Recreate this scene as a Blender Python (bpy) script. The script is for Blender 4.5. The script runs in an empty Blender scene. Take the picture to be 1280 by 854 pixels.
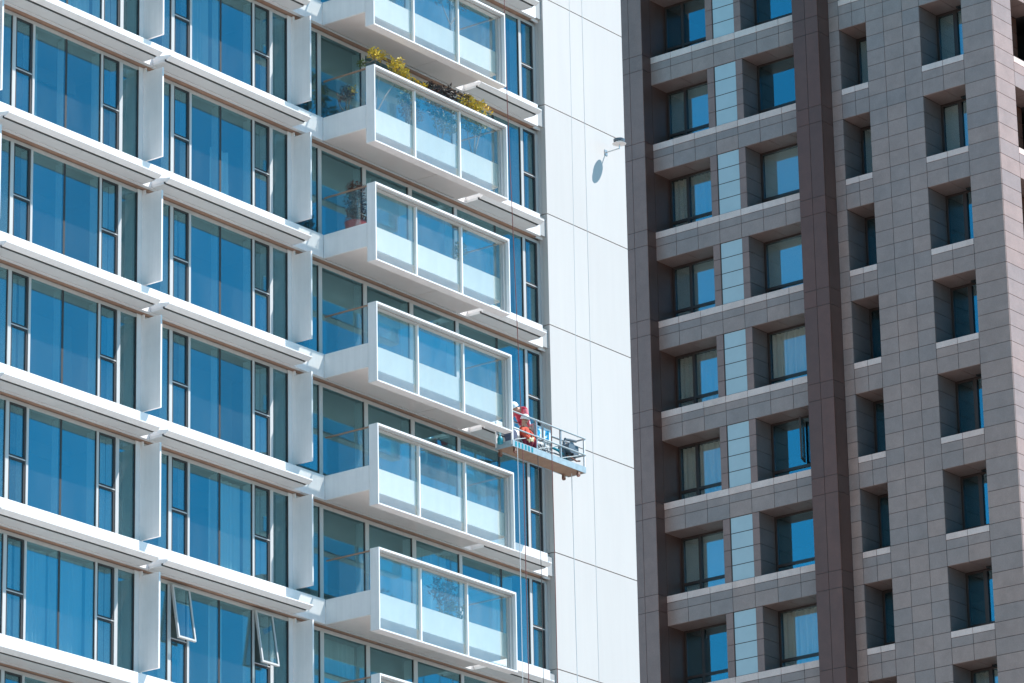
import bpy, bmesh, math, random
from mathutils import Vector, Matrix
import numpy as np

R = math.radians
random.seed(7)
scene = bpy.context.scene
COL = scene.collection

# ------------------------------------------------------------------ camera, sky, sun
CAM_H = 1.7
FPX, PITCH, ROLL = 5604.853, 0.326910, -0.0196368      # focal length in pixels of a 1280 px wide frame
_f = Vector((0, math.cos(PITCH), math.sin(PITCH)))
_x = Vector((1, 0, 0))
_u = _x.cross(_f)
CX = _x * math.cos(ROLL) + _u * math.sin(ROLL)
CU = -_x * math.sin(ROLL) + _u * math.cos(ROLL)
cd = bpy.data.cameras.new("camera")
cam = bpy.data.objects.new("camera", cd)
COL.objects.link(cam)
cd.sensor_width = 36.0
cd.lens = 36.0 * FPX / 1280.0
cd.clip_start = 1.0
cd.clip_end = 6000.0
cam.matrix_world = Matrix(((CX.x, CU.x, -_f.x, 0), (CX.y, CU.y, -_f.y, 0), (CX.z, CU.z, -_f.z, CAM_H), (0, 0, 0, 1)))
scene.camera = cam

SUN = Vector((0.585, 0.052, 0.808)).normalized()
SUN_EL = math.asin(SUN.z)
SUN_AZ = math.atan2(SUN.x, SUN.y)
w = bpy.data.worlds.new("World")
scene.world = w
w.use_nodes = True
nt = w.node_tree
bg = nt.nodes["Background"]
sky = nt.nodes.new("ShaderNodeTexSky")
sky.sky_type = 'NISHITA'
sky.sun_disc = False
sky.sun_elevation = SUN_EL
sky.sun_rotation = SUN_AZ
sky.altitude = 2500
sky.air_density = 1.0
sky.dust_density = 0.15
sky.ozone_density = 3.0
hue = nt.nodes.new("ShaderNodeVectorMath"); hue.operation = 'MULTIPLY'      # the whole sky a little more cyan, as the photograph's reflections show it
hue.inputs[1].default_value = (0.20, 0.90, 0.95)
nt.links.new(sky.outputs[0], hue.inputs[0])
nt.links.new(hue.outputs[0], bg.inputs[0])
bg.inputs[1].default_value = 0.14
ld = bpy.data.lights.new("sun", 'SUN')
ld.energy = 5.0
ld.angle = R(0.53)
ld.color = (1.0, 0.98, 0.955)
sun = bpy.data.objects.new("sun", ld)
sun.rotation_euler = (-SUN).to_track_quat('-Z', 'Y').to_euler()
sun.location = (60, 60, 160)
COL.objects.link(sun)
scene.view_settings.view_transform = 'Standard'
scene.view_settings.look = 'None'
scene.view_settings.exposure = 0.68
scene.view_settings.gamma = 1.0
scene.cycles.transparent_max_bounces = 16
scene.cycles.max_bounces = 10
scene.cycles.diffuse_bounces = 4

# ------------------------------------------------------------------ materials
MATS = {}
def mat(name, base, rough=0.5, metal=0.0, spec=0.5, var=None, noise=None, streak=0.0, bump=None, coat=0.0):
    """procedural principled material; var = second colour picked per object, noise = (scale, amount, stretch z)"""
    m = bpy.data.materials.new(name)
    m.use_nodes = True
    t = m.node_tree
    p = t.nodes["Principled BSDF"]
    p.inputs["Roughness"].default_value = rough
    p.inputs["Metallic"].default_value = metal
    p.inputs["Specular IOR Level"].default_value = spec
    p.inputs["Coat Weight"].default_value = coat
    col = t.nodes.new("ShaderNodeRGB")
    col.outputs[0].default_value = (*base, 1)
    out = col.outputs[0]
    if var:
        oi = t.nodes.new("ShaderNodeObjectInfo")
        mx = t.nodes.new("ShaderNodeMix"); mx.data_type = 'RGBA'
        t.links.new(oi.outputs["Random"], mx.inputs["Factor"])
        t.links.new(out, mx.inputs["A"]); mx.inputs["B"].default_value = (*var, 1)
        out = mx.outputs["Result"]
    tc = t.nodes.new("ShaderNodeTexCoord")
    geo = t.nodes.new("ShaderNodeNewGeometry")
    for (sc, amt, st) in (noise or []):
        mp = t.nodes.new("ShaderNodeMapping")
        mp.inputs["Scale"].default_value = (sc, sc, sc * st)
        t.links.new(geo.outputs["Position"], mp.inputs["Vector"])
        n = t.nodes.new("ShaderNodeTexNoise")
        n.inputs["Scale"].default_value = 1.0
        n.inputs["Detail"].default_value = 5.0
        n.inputs["Roughness"].default_value = 0.65
        t.links.new(mp.outputs[0], n.inputs["Vector"])
        mr = t.nodes.new("ShaderNodeMapRange")
        mr.inputs["From Min"].default_value = 0.25; mr.inputs["From Max"].default_value = 0.75
        mr.inputs["To Min"].default_value = 1 - amt; mr.inputs["To Max"].default_value = 1 + amt
        t.links.new(n.outputs["Fac"], mr.inputs["Value"])
        mx = t.nodes.new("ShaderNodeVectorMath"); mx.operation = 'SCALE'
        t.links.new(out, mx.inputs[0]); t.links.new(mr.outputs[0], mx.inputs["Scale"])
        out = mx.outputs[0]
    t.links.new(out, p.inputs["Base Color"])
    if bump:
        n = t.nodes.new("ShaderNodeTexNoise"); n.inputs["Scale"].default_value = bump[0]
        n.inputs["Detail"].default_value = 3
        t.links.new(geo.outputs["Position"], n.inputs["Vector"])
        b = t.nodes.new("ShaderNodeBump"); b.inputs["Strength"].default_value = bump[1]
        b.inputs["Distance"].default_value = 0.02
        t.links.new(n.outputs["Fac"], b.inputs["Height"])
        t.links.new(b.outputs[0], p.inputs["Normal"])
    MATS[name] = m
    return m

def glass(name, refl, trans, fac_lo, fac_hi, wav=0.0, rough=0.0, dust=0.0):
    """coated flat glass: tinted reflection mixed with tinted see-through"""
    m = bpy.data.materials.new(name)
    m.use_nodes = True
    t = m.node_tree
    t.nodes.remove(t.nodes["Principled BSDF"])
    o = t.nodes["Material Output"]
    g = t.nodes.new("ShaderNodeBsdfGlossy"); g.inputs["Color"].default_value = (*refl, 1)
    g.inputs["Roughness"].default_value = rough
    tr = t.nodes.new("ShaderNodeBsdfTransparent"); tr.inputs["Color"].default_value = (*trans, 1)
    lw = t.nodes.new("ShaderNodeLayerWeight"); lw.inputs["Blend"].default_value = 0.35
    mr = t.nodes.new("ShaderNodeMapRange")
    mr.inputs["To Min"].default_value = fac_lo; mr.inputs["To Max"].default_value = fac_hi
    t.links.new(lw.outputs["Fresnel"], mr.inputs["Value"])
    mx = t.nodes.new("ShaderNodeMixShader")
    oi = t.nodes.new("ShaderNodeObjectInfo")          # every pane's coating is a little different
    vr = t.nodes.new("ShaderNodeMapRange"); vr.inputs["To Min"].default_value = 0.74; vr.inputs["To Max"].default_value = 1.24
    t.links.new(oi.outputs["Random"], vr.inputs["Value"])
    mu = t.nodes.new("ShaderNodeMath"); mu.operation = 'MULTIPLY'
    t.links.new(mr.outputs[0], mu.inputs[0]); t.links.new(vr.outputs[0], mu.inputs[1])
    t.links.new(mu.outputs[0], mx.inputs[0])
    t.links.new(tr.outputs[0], mx.inputs[1]); t.links.new(g.outputs[0], mx.inputs[2])
    last = mx.outputs[0]
    if dust:                                          # thin film of dust, uneven and heavier in streaks
        geo = t.nodes.new("ShaderNodeNewGeometry")
        mp = t.nodes.new("ShaderNodeMapping"); mp.inputs["Scale"].default_value = (1.6, 1.6, 0.5)
        t.links.new(geo.outputs["Position"], mp.inputs["Vector"])
        n = t.nodes.new("ShaderNodeTexNoise"); n.inputs["Scale"].default_value = 1.0; n.inputs["Detail"].default_value = 4
        t.links.new(mp.outputs[0], n.inputs["Vector"])
        dr = t.nodes.new("ShaderNodeMapRange"); dr.inputs["From Min"].default_value = 0.3; dr.inputs["From Max"].default_value = 0.7
        dr.inputs["To Min"].default_value = dust * 0.5; dr.inputs["To Max"].default_value = dust * 1.5
        t.links.new(n.outputs["Fac"], dr.inputs["Value"])
        df = t.nodes.new("ShaderNodeBsdfDiffuse"); df.inputs["Color"].default_value = (0.75, 0.78, 0.78, 1)
        m2 = t.nodes.new("ShaderNodeMixShader")
        t.links.new(dr.outputs[0], m2.inputs[0]); t.links.new(last, m2.inputs[1]); t.links.new(df.outputs[0], m2.inputs[2])
        last = m2.outputs[0]
    t.links.new(last, o.inputs["Surface"])
    if wav:
        geo = t.nodes.new("ShaderNodeNewGeometry")
        n = t.nodes.new("ShaderNodeTexNoise"); n.inputs["Scale"].default_value = 0.8; n.inputs["Detail"].default_value = 1
        t.links.new(geo.outputs["Position"], n.inputs["Vector"])
        b = t.nodes.new("ShaderNodeBump"); b.inputs["Strength"].default_value = wav; b.inputs["Distance"].default_value = 0.05
        t.links.new(n.outputs["Fac"], b.inputs["Height"]); t.links.new(b.outputs[0], g.inputs["Normal"])
    MATS[name] = m
    return m

mat("white_panel", (0.83, 0.785, 0.765), 0.38, var=(0.79, 0.75, 0.73), noise=[(0.6, 0.05, 0.25), (9, 0.05, 0.06), (2.3, 0.04, 1)])
mat("white_render", (0.535, 0.492, 0.463), 0.55, var=(0.555, 0.512, 0.482), noise=[(0.35, 0.035, 0.4), (5, 0.02, 0.06)])
mat("soffit_white", (0.70, 0.69, 0.68), 0.45, noise=[(1.1, 0.05, 1)])
mat("soffit_warm", (0.72, 0.635, 0.60), 0.28, noise=[(0.7, 0.07, 1)])
mat("bronze", (0.34, 0.20, 0.135), 0.4, noise=[(2.5, 0.2, 1)])
mat("frame_metal", (0.52, 0.50, 0.485), 0.4, noise=[(3, 0.05, 0.2)])
mat("frame_inner", (0.85, 0.85, 0.84), 0.5)
mat("gasket", (0.035, 0.03, 0.03), 0.6)
mat("joint_dark", (0.075, 0.066, 0.064), 0.9)
mat("slab", (0.35, 0.35, 0.35), 0.8)
mat("room_wall", (0.42, 0.41, 0.40), 0.9)
mat("room_ceiling", (0.36, 0.355, 0.35), 0.9)
mat("curtain_white", (0.86, 0.86, 0.84), 0.9, noise=[(2, 0.06, 0.1)])
mat("curtain_beige", (0.80, 0.71, 0.60), 0.9, var=(0.88, 0.82, 0.74), noise=[(3, 0.08, 0.1)])
mat("blind_grey", (0.66, 0.63, 0.58), 0.9, var=(0.80, 0.77, 0.72))
glass("glass_facade", (0.33, 0.60, 0.66), (0.76, 0.87, 0.88), 0.22, 0.40, dust=0.018)
glass("glass_balcony", (0.60, 0.84, 0.86), (0.978, 0.985, 0.965), 0.05, 0.24, dust=0.04)
glass("glass_side", (0.55, 0.75, 0.80), (0.95, 0.97, 0.97), 0.05, 0.20, dust=0.008)
glass("glass_punched", (0.50, 0.82, 0.92), (0.95, 0.94, 0.92), 0.28, 0.46)
mat("glass_block", (0.52, 0.58, 0.58), 0.12, noise=[(2, 0.05, 1)], coat=0.6)
STN = [(2.2, 0.12, 1), (28, 0.12, 1), (0.45, 0.08, 0.3)]
mat("granite", (0.418, 0.276, 0.232), 0.40, var=(0.34, 0.248, 0.222), noise=STN)
mat("granite_warm", (0.335, 0.193, 0.158), 0.42, var=(0.30, 0.184, 0.155), noise=STN)
mat("granite_brown", (0.178, 0.073, 0.050), 0.38, var=(0.152, 0.067, 0.048), noise=STN)
mat("granite_pale", (0.80, 0.56, 0.48), 0.5, var=(0.82, 0.61, 0.54), noise=STN)
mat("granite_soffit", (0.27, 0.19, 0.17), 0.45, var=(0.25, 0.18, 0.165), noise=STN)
mat("window_brown", (0.055, 0.036, 0.031), 0.35)
mat("granite_side_shaded", (0.120, 0.058, 0.045), 0.40, var=(0.105, 0.055, 0.045), noise=STN)  # pier stone darkened in its colour to carry the shade on pier sides
mat("granite_reveal_shaded", (0.20, 0.145, 0.132), 0.42, var=(0.175, 0.135, 0.128), noise=STN)  # granite copy with the shade of the window recesses painted into its colour
mat("vent_black", (0.012, 0.012, 0.012), 0.6)
mat("asphalt", (0.29, 0.25, 0.225), 0.9, noise=[(0.4, 0.15, 1), (8, 0.2, 1)])
mat("steel", (0.55, 0.57, 0.58), 0.4, metal=0.6, noise=[(6, 0.1, 1)])
mat("galv_rail", (0.40, 0.42, 0.43), 0.4, metal=0.5)
mat("tray_blue", (0.33, 0.41, 0.45), 0.45, noise=[(7, 0.2, 1)])
mat("plywood", (0.30, 0.19, 0.13), 0.8, noise=[(4, 0.2, 3), (30, 0.15, 1)])
mat("rubber", (0.06, 0.05, 0.05), 0.7)
mat("castor", (0.33, 0.20, 0.15), 0.6)
mat("turquoise", (0.015, 0.26, 0.33), 0.4, noise=[(9, 0.2, 1)])
mat("bottle_pale", (0.45, 0.72, 0.74), 0.3)
mat("motor", (0.10, 0.13, 0.16), 0.45, noise=[(12, 0.3, 1)])
mat("rust", (0.22, 0.09, 0.06), 0.7, noise=[(14, 0.4, 1)])
mat("sign_white", (0.72, 0.80, 0.83), 0.5)
mat("sign_blue", (0.0, 0.28, 0.52), 0.5)
mat("rope", (0.10, 0.09, 0.09), 0.9)
mat("rope_red", (0.22, 0.08, 0.07), 0.9)
mat("rope_grey", (0.62, 0.64, 0.64), 0.9)
mat("skin", (0.48, 0.27, 0.19), 0.55)
mat("eye", (0.03, 0.02, 0.02), 0.3)
mat("hair_black", (0.015, 0.012, 0.012), 0.6)
mat("cloth_red", (0.55, 0.03, 0.07), 0.85, noise=[(12, 0.25, 1)])
mat("cloth_pink", (0.68, 0.16, 0.20), 0.85, noise=[(12, 0.25, 1)])
mat("cloth_orange", (0.55, 0.07, 0.035), 0.85, noise=[(12, 0.25, 1)])
mat("cloth_maroon", (0.20, 0.015, 0.035), 0.85, noise=[(12, 0.3, 1)])
mat("cloth_blue", (0.42, 0.60, 0.68), 0.85, noise=[(12, 0.2, 1)])
mat("cloth_navy", (0.08, 0.10, 0.16), 0.85)
mat("glove", (0.72, 0.70, 0.45), 0.8)
mat("shoe", (0.10, 0.11, 0.15), 0.6)
mat("helmet_white", (0.80, 0.82, 0.82), 0.3)
mat("pot_white", (0.78, 0.79, 0.79), 0.4)
mat("pot_red", (0.38, 0.06, 0.05), 0.45)
mat("pot_clay", (0.30, 0.13, 0.08), 0.7)
mat("bark", (0.22, 0.17, 0.13), 0.9, noise=[(20, 0.3, 1)])
mat("leaf_yellow", (0.72, 0.50, 0.05), 0.5, var=(0.58, 0.42, 0.06), noise=[(6, 0.45, 1)])
mat("leaf_gold", (0.80, 0.50, 0.015), 0.5, noise=[(6, 0.35, 1)])
mat("leaf_green", (0.10, 0.13, 0.035), 0.5, noise=[(6, 0.5, 1)])
mat("leaf_dark", (0.045, 0.03, 0.028), 0.4, noise=[(6, 0.6, 1)])
mat("leaf_red", (0.15, 0.065, 0.045), 0.5, noise=[(6, 0.5, 1)])

# ------------------------------------------------------------------ mesh helpers
class MB:
    """collects boxes, bars and tubes and links them as one mesh object"""
    def __init__(self):
        self.v = []; self.f = []; self.mi = []
    def poly(self, pts, faces, mi=0):
        o = len(self.v)
        self.v += [tuple(p) for p in pts]
        self.f += [tuple(i + o for i in f) for f in faces]
        self.mi += [mi] * len(faces)
        return self
    def box(self, x0, x1, y0, y1, z0, z1, mi=0):
        return self.poly([(x0, y0, z0), (x1, y0, z0), (x1, y1, z0), (x0, y1, z0), (x0, y0, z1), (x1, y0, z1), (x1, y1, z1), (x0, y1, z1)],
                         [(0, 3, 2, 1), (4, 5, 6, 7), (0, 1, 5, 4), (1, 2, 6, 5), (2, 3, 7, 6), (3, 0, 4, 7)], mi)
    def prism_x(self, prof, x0, x1, mi=0):
        n = len(prof)
        pts = [(x0, y, z) for y, z in prof] + [(x1, y, z) for y, z in prof]
        fs = [tuple(range(n))[::-1], tuple(range(n, 2 * n))] + [(i, (i + 1) % n, n + (i + 1) % n, n + i) for i in range(n)]
        return self.poly(pts, fs, mi)
    def tube(self, pts, r, seg=6, mi=0, r2=None, caps=True):
        pts = [Vector(p) for p in pts]
        rings = []
        n = len(pts)
        up = Vector((0.13, 0.21, 0.97)).normalized()
        for i, p in enumerate(pts):
            d = (pts[min(i + 1, n - 1)] - pts[max(i - 1, 0)]).normalized()
            a = d.cross(up)
            if a.length < 0.05:
                a = d.cross(Vector((1, 0, 0)))
            a.normalize(); b = d.cross(a)
            rr = r if r2 is None else r + (r2 - r) * i / max(1, n - 1)
            rings.append([p + (a * math.cos(2 * math.pi * k / seg) + b * math.sin(2 * math.pi * k / seg)) * rr for k in range(seg)])
        vs = [q for ring in rings for q in ring]
        fs = []
        for i in range(n - 1):
            for k in range(seg):
                fs.append((i * seg + k, i * seg + (k + 1) % seg, (i + 1) * seg + (k + 1) % seg, (i + 1) * seg + k))
        if caps:
            fs.append(tuple(range(seg))[::-1]); fs.append(tuple(range((n - 1) * seg, n * seg)))
        return self.poly(vs, fs, mi)
    def lathe(self, prof, cx, cy, seg=16, mi=0):
        """prof: list of (radius, z)"""
        vs = []; fs = []
        for r, z in prof:
            vs += [(cx + r * math.cos(2 * math.pi * k / seg), cy + r * math.sin(2 * math.pi * k / seg), z) for k in range(seg)]
        for i in range(len(prof) - 1):
            for k in range(seg):
                fs.append((i * seg + k, i * seg + (k + 1) % seg, (i + 1) * seg + (k + 1) % seg, (i + 1) * seg + k))
        fs.append(tuple(range(seg))[::-1]); fs.append(tuple(range((len(prof) - 1) * seg, len(prof) * seg)))
        return self.poly(vs, fs, mi)
    def mesh(self, name, mats):
        me = bpy.data.meshes.new(name)
        me.from_pydata(self.v, [], self.f)
        for m in (mats if isinstance(mats, (list, tuple)) else [mats]):
            me.materials.append(MATS[m])
        me.polygons.foreach_set("material_index", self.mi)
        me.update()
        return me
    def build(self, name, mats, parent=None, loc=(0, 0, 0), smooth=False):
        me = self.mesh(name, mats)
        if smooth:
            me.shade_smooth()
        return link(name, me, parent, loc)

def link(name, me, parent=None, loc=(0, 0, 0)):
    o = bpy.data.objects.new(name, me)
    COL.objects.link(o)
    if parent:
        o.parent = parent
    o.location = loc
    return o

def empty(name, loc, rz=0.0):
    o = bpy.data.objects.new(name, None)
    o.empty_display_size = 0.5
    COL.objects.link(o)
    o.location = loc
    o.rotation_euler = (0, 0, rz)
    return o

def tag(o, label=None, cat=None, group=None, kind=None):
    if label: o["label"] = label
    if cat: o["category"] = cat
    if group: o["group"] = group
    if kind: o["kind"] = kind
    return o

def copy_tree(o, parent=None, loc=None):
    c = o.copy(); COL.objects.link(c); c.parent = parent
    if loc is not None: c.location = loc
    for ch in o.children:
        copy_tree(ch, c, ch.location)
    return c

BOXC = {}
def cbox(name, m, parent, x0, x1, y0, y1, z0, z1):
    """box part whose mesh is shared by every box of the same size and material; origin at its low corner"""
    key = (name, m, round(x1 - x0, 4), round(y1 - y0, 4), round(z1 - z0, 4))
    if key not in BOXC:
        BOXC[key] = MB().box(0, x1 - x0, 0, y1 - y0, 0, z1 - z0).mesh(name, m)
    return link(name, BOXC[key], parent, (x0, y0, z0))

# ------------------------------------------------------------------ ground
g = MB()
g.poly([(-3000, -3000, 0), (3000, -3000, 0), (3000, 3000, 0), (-3000, 3000, 0)], [(0, 1, 2, 3)])
tag(g.build("ground", "asphalt"), kind="structure", label="grey city ground far below the picture")

# ------------------------------------------------------------------ the two towers' frames
# local axes: X along the facade to the right, Y into the building, Z up
AL, AR = 0.643782, 0.653881
ZL = 46.68424 + CAM_H            # top edge of balcony frame number 0 above the ground
ZR = 58.72883 + CAM_H            # top of window sill band number 0 above the ground
FL = 3.2
left = empty("white_apartment_tower", (-4.735906, 107.003816, 0), math.pi / 2 - AL)
tag(left, "white apartment tower with blue glass windows and projecting glass balconies", "building")
right = empty("brown_granite_tower", (4.944254, 143.103338, 0), -AR)
tag(right, "tall tower clad in brown grey stone tiles with deep square windows", "building")
bpy.context.view_layer.update()
ML, MR = left.matrix_world.copy(), right.matrix_world.copy()

def px(M, p):
    q = M @ Vector(p) - Vector((0, 0, CAM_H))
    z = q.dot(_f)
    return 640 + FPX * q.dot(CX) / z, 427 - FPX * q.dot(CU) / z
def seen(M, x0, x1, y0, y1, z0, z1, mg=110):
    ps = [px(M, (a, b, c)) for a in (x0, x1) for b in (y0, y1) for c in (z0, z1)]
    return (max(p[0] for p in ps) > -mg and min(p[0] for p in ps) < 1280 + mg and
            max(p[1] for p in ps) > -mg and min(p[1] for p in ps) < 854 + mg)

# ================================================================== WHITE TOWER
MOD = 5.65
def zk(k): return ZL - FL * k

# --- body: floor slabs, rooms, wall mass below and above the built storeys
KS = list(range(-2, 9))
zlo, zhi = zk(8) - 4.3, zk(-2) - 1.0
body = MB()
body.box(-18.2, 13.30, 0.42, 14, 0, zlo)
body.box(-18.2, 13.30, 5.2, 14, zlo, zhi)
body.box(-18.2, 13.30, 0.42, 14, zhi, zhi + 6)
body.box(9.66, 13.30, 0.07, 5.2, zlo, zhi + 6)
body.build("wall", "room_wall", left)
for k in KS:
    s = MB().box(-18.2, 9.64, 0.06, 5.19, zk(k) - 1.60, zk(k) - 1.09)
    s.build("floor_slab", "room_ceiling", left)
for xs in [-0.99 - MOD * j for j in range(4)]:
    MB().box(xs, xs + 0.08, 0.7, 5.19, zlo, zhi).build("partition", "room_wall", left)

# --- curtains
CURT = {}
def curtain(wd, h, m, seed=0):
    key = (round(wd, 3), round(h, 3), m, seed)
    if key not in CURT:
        rr = random.Random(seed * 31 + 5)
        n = max(10, int(wd * 26)); b = MB(); pts = []
        ph = rr.random() * 6
        for i in range(n + 1):
            x = wd * i / n
            y = 0.05 * math.sin(x * 40 + ph + 1.4 * math.sin(x * 5 + ph)) + 0.02 * math.sin(x * 17 + ph)
            pts += [(x, y, 0), (x, y * 0.8, h)]
        b.poly(pts, [(2 * i, 2 * i + 2, 2 * i + 3, 2 * i + 1) for i in range(n)])
        CURT[key] = b.mesh("curtain", m)
    return CURT[key]

GY = 0.30          # glass plane
GT = 0.014
def sash_mesh(wd, h):
    b = MB()
    t = 0.045
    b.box(0, t, -0.03, 0.03, 0, h); b.box(wd - t, wd, -0.03, 0.03, 0, h)
    b.box(t, wd - t, -0.03, 0.03, 0, t); b.box(t, wd - t, -0.03, 0.03, h - t, h)
    return b
SASH = {}
def pane(parent, x0, x1, z0, z1):
    return cbox("pane", "glass_facade", parent, x0, x1, GY, GY + GT, z0, z1)
def mullion(parent, x0, x1, z0, z1, m="frame_metal", dark=True):
    key = ("mullion", m, round(x1 - x0, 4), round(z1 - z0, 4))
    if key not in BOXC:
        b = MB()
        wd, h = x1 - x0, z1 - z0
        b.box(0.018, wd, -0.035, 0.28, 0, h, 0)            # outer cap and inner box
        b.box(0, 0.017, -0.012, 0.02, 0, h, 1).box(0, 0.017, 0.0205, 0.27, 0, h, 2)              # black gasket on the side seen from the left
        BOXC[key] = b.mesh("mullion", [m, "gasket", "frame_inner"])
    return link("mullion", BOXC[key], parent, (x0, GY, z0))

HEAD, SILL = -1.67, -4.26          # window head under slab k, and where the fascia below hides the glass
def awning(win, x0, x1, zt, opened=None):
    """an upper and a lower awning sash; each is a frame with its own pane"""
    for nm, za, zb, op in (("upper", zt + 0.012, HEAD - 0.10, opened), ("lower", SILL, zt - 0.012, None)):
        wd, h = x1 - x0 - 0.01, zb - za
        key = (round(wd, 3), round(h, 3))
        if key not in SASH:
            SASH[key] = sash_mesh(wd, h).mesh("sash", "frame_metal" if op else "gasket")
            gl = MB().box(0.046, wd - 0.046, -0.007, 0.007, 0.046, h - 0.046)
            SASH[key + ("g",)] = gl.mesh("pane", "glass_facade")
        if op:
            # hinged along its top edge and swung outwards at the bottom
            wd += 0.07; h += 0.06
            b = sash_mesh(wd, h)
            b.poly(*_box_geo(0.046, wd - 0.046, -0.007, 0.007, 0.046, h - 0.046), mi=1)
            me = b.mesh("sash", ["frame_metal", "glass_facade"])
            me.transform(Matrix.Translation((0, 0, -h)))
            o = link("sash", me, win, (x0 - 0.03, GY - 0.075, zb))
            o.rotation_euler = (op, 0, 0)
            o["label"] = "top hung window sash pushed open at its bottom"
        else:
            b_ = link("sash", SASH[key], win, (x0 + 0.005, GY + 0.01, za))
            p_ = link("pane", SASH[key + ("g",)], win, (x0 + 0.005, GY + 0.01, za))
    cbox("transom", "frame_metal", win, x0, x1, GY - 0.035, GY + 0.10, zt - 0.012, zt + 0.012)
def _box_geo(x0, x1, y0, y1, z0, z1):
    return ([(x0, y0, z0), (x1, y0, z0), (x1, y1, z0), (x0, y1, z0), (x0, y0, z1), (x1, y0, z1), (x1, y1, z1), (x0, y1, z1)],
            [(0, 3, 2, 1), (4, 5, 6, 7), (0, 1, 5, 4), (1, 2, 6, 5), (2, 3, 7, 6), (3, 0, 4, 7)])

def window_frame(x0, x1, extra_end=True):
    b = MB()
    b.box(x0, x1, GY - 0.005, GY + 0.12, HEAD - 0.10, HEAD - 0.002)
    b.box(x0, x1, GY - 0.03, GY + 0.12, SILL - 0.10, SILL)
    for xa in (x0, x1 - 0.02): b.box(xa, xa + 0.02, GY + 0.05, GY + 0.12, SILL - 0.002, HEAD - 0.098)
    return b

def bay_window(j, k, opened=False):
    """window wall of a solid bay: j = 0 next to the balconies, 1, 2 further left"""
    e = -0.93 - MOD * j
    a = e - 5.595
    if not seen(ML, a, e, -0.6, 0.3, zk(k) + SILL, zk(k) + HEAD):
        return
    key = ("frame_bay",)
    if key not in BOXC:
        BOXC[key] = window_frame(0, 5.595 - 0.16).mesh("window", "frame_metal")
    win = link("window", BOXC[key], left, (a, 0, zk(k)))
    X = lambda s: s + 0.93 - 0 + 5.595          # bay 0 coordinate -> local
    zt = -3.07
    h0, h1 = SILL, HEAD - 0.10
    pane(win, 0, X(-5.575), h0, h1)
    mullion(win, X(-5.575), X(-5.45), h0, h1)
    awning(win, X(-5.45), X(-4.88), zt, -0.16 if opened else None)
    mullion(win, X(-4.88), X(-4.79), h0, h1)
    pane(win, X(-4.79), X(-3.695), h0, h1)
    cbox("joint", "gasket", win, X(-3.695), X(-3.63), GY - 0.004, GY + 0.05, h0, h1)
    cbox("mullion", "frame_inner", win, X(-3.695), X(-3.63), GY + 0.06, GY + 0.26, h0, h1)
    pane(win, X(-3.63), X(-2.475), h0, h1)
    mullion(win, X(-2.475), X(-2.39), h0, h1)
    awning(win, X(-2.39), X(-1.81), zt, -0.16 if opened else None)
    mullion(win, X(-1.81), X(-1.68), h0, h1)
    pane(win, X(-1.68), X(-1.125), h0, h1)
    cbox("joint", "gasket", win, X(-1.125), X(-1.09), GY - 0.02, GY + 0.05, h0, h1)
    # curtains: which light has one
    rr = random.Random(100 * j + k)
    want = {(1, 5): (0, 1, 2, 3), (0, 4): (2, 3), (0, 0): (1,), (0, 1): (2,), (1, 0): (2, 3), (0, 5): (2,), (1, 4): (3,), (0, 3): (3,), (0, 2): (0,), (1, 1): (1,), (1, 2): (3,), (1, 3): (0,), (0, -1): (1, 2), (1, -1): (2,), (0, 6): (1, 2), (1, 6): (1, 3)}.get((j, k), ())
    lights = {0: (-5.44, -4.89), 1: (-4.78, -3.72), 2: (-3.62, -2.49), 3: (-2.38, -1.82)}
    for i in want:
        x0, x1 = lights[i]
        hh = h1 - h0
        if (j, k, i) == (0, 1, 2):
            x1 = -2.95; hh = 1.5
        if (j, k, i) == (1, 1, 1):
            x1 = -4.35
        if (j, k, i) == (0, 5, 2):
            x1 = -3.2
        o = link("curtain", curtain(x1 - x0, hh, "curtain_white", i), win, (X(x0), GY + 0.34, h0))
    if (j, k) in ((1, 0), (1, 1), (1, 3), (0, 3), (0, 2), (0, 5), (1, 4)):
        cbox("partition", "room_wall", win, 0.3, 5.3, 2.0 + 0.25 * ((j + k) % 3), 2.06 + 0.25 * ((j + k) % 3), SILL - 0.9, HEAD + 0.06)
    return win

for k in range(-1, 8):
    for j in range(3):
        bay_window(j, k, opened=(j == 0 and k == 5))

# --- columns, fins, fascia panels, cornices, soffits
SHARED = {}
def shared(name, key, make, mats, loc, smooth=False, label=None):
    if key not in SHARED:
        SHARED[key] = make().mesh(name, mats)
        if smooth: SHARED[key].shade_smooth()
    o = link(name, SHARED[key], left, loc)
    if label: o["label"] = label
    return o

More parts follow.
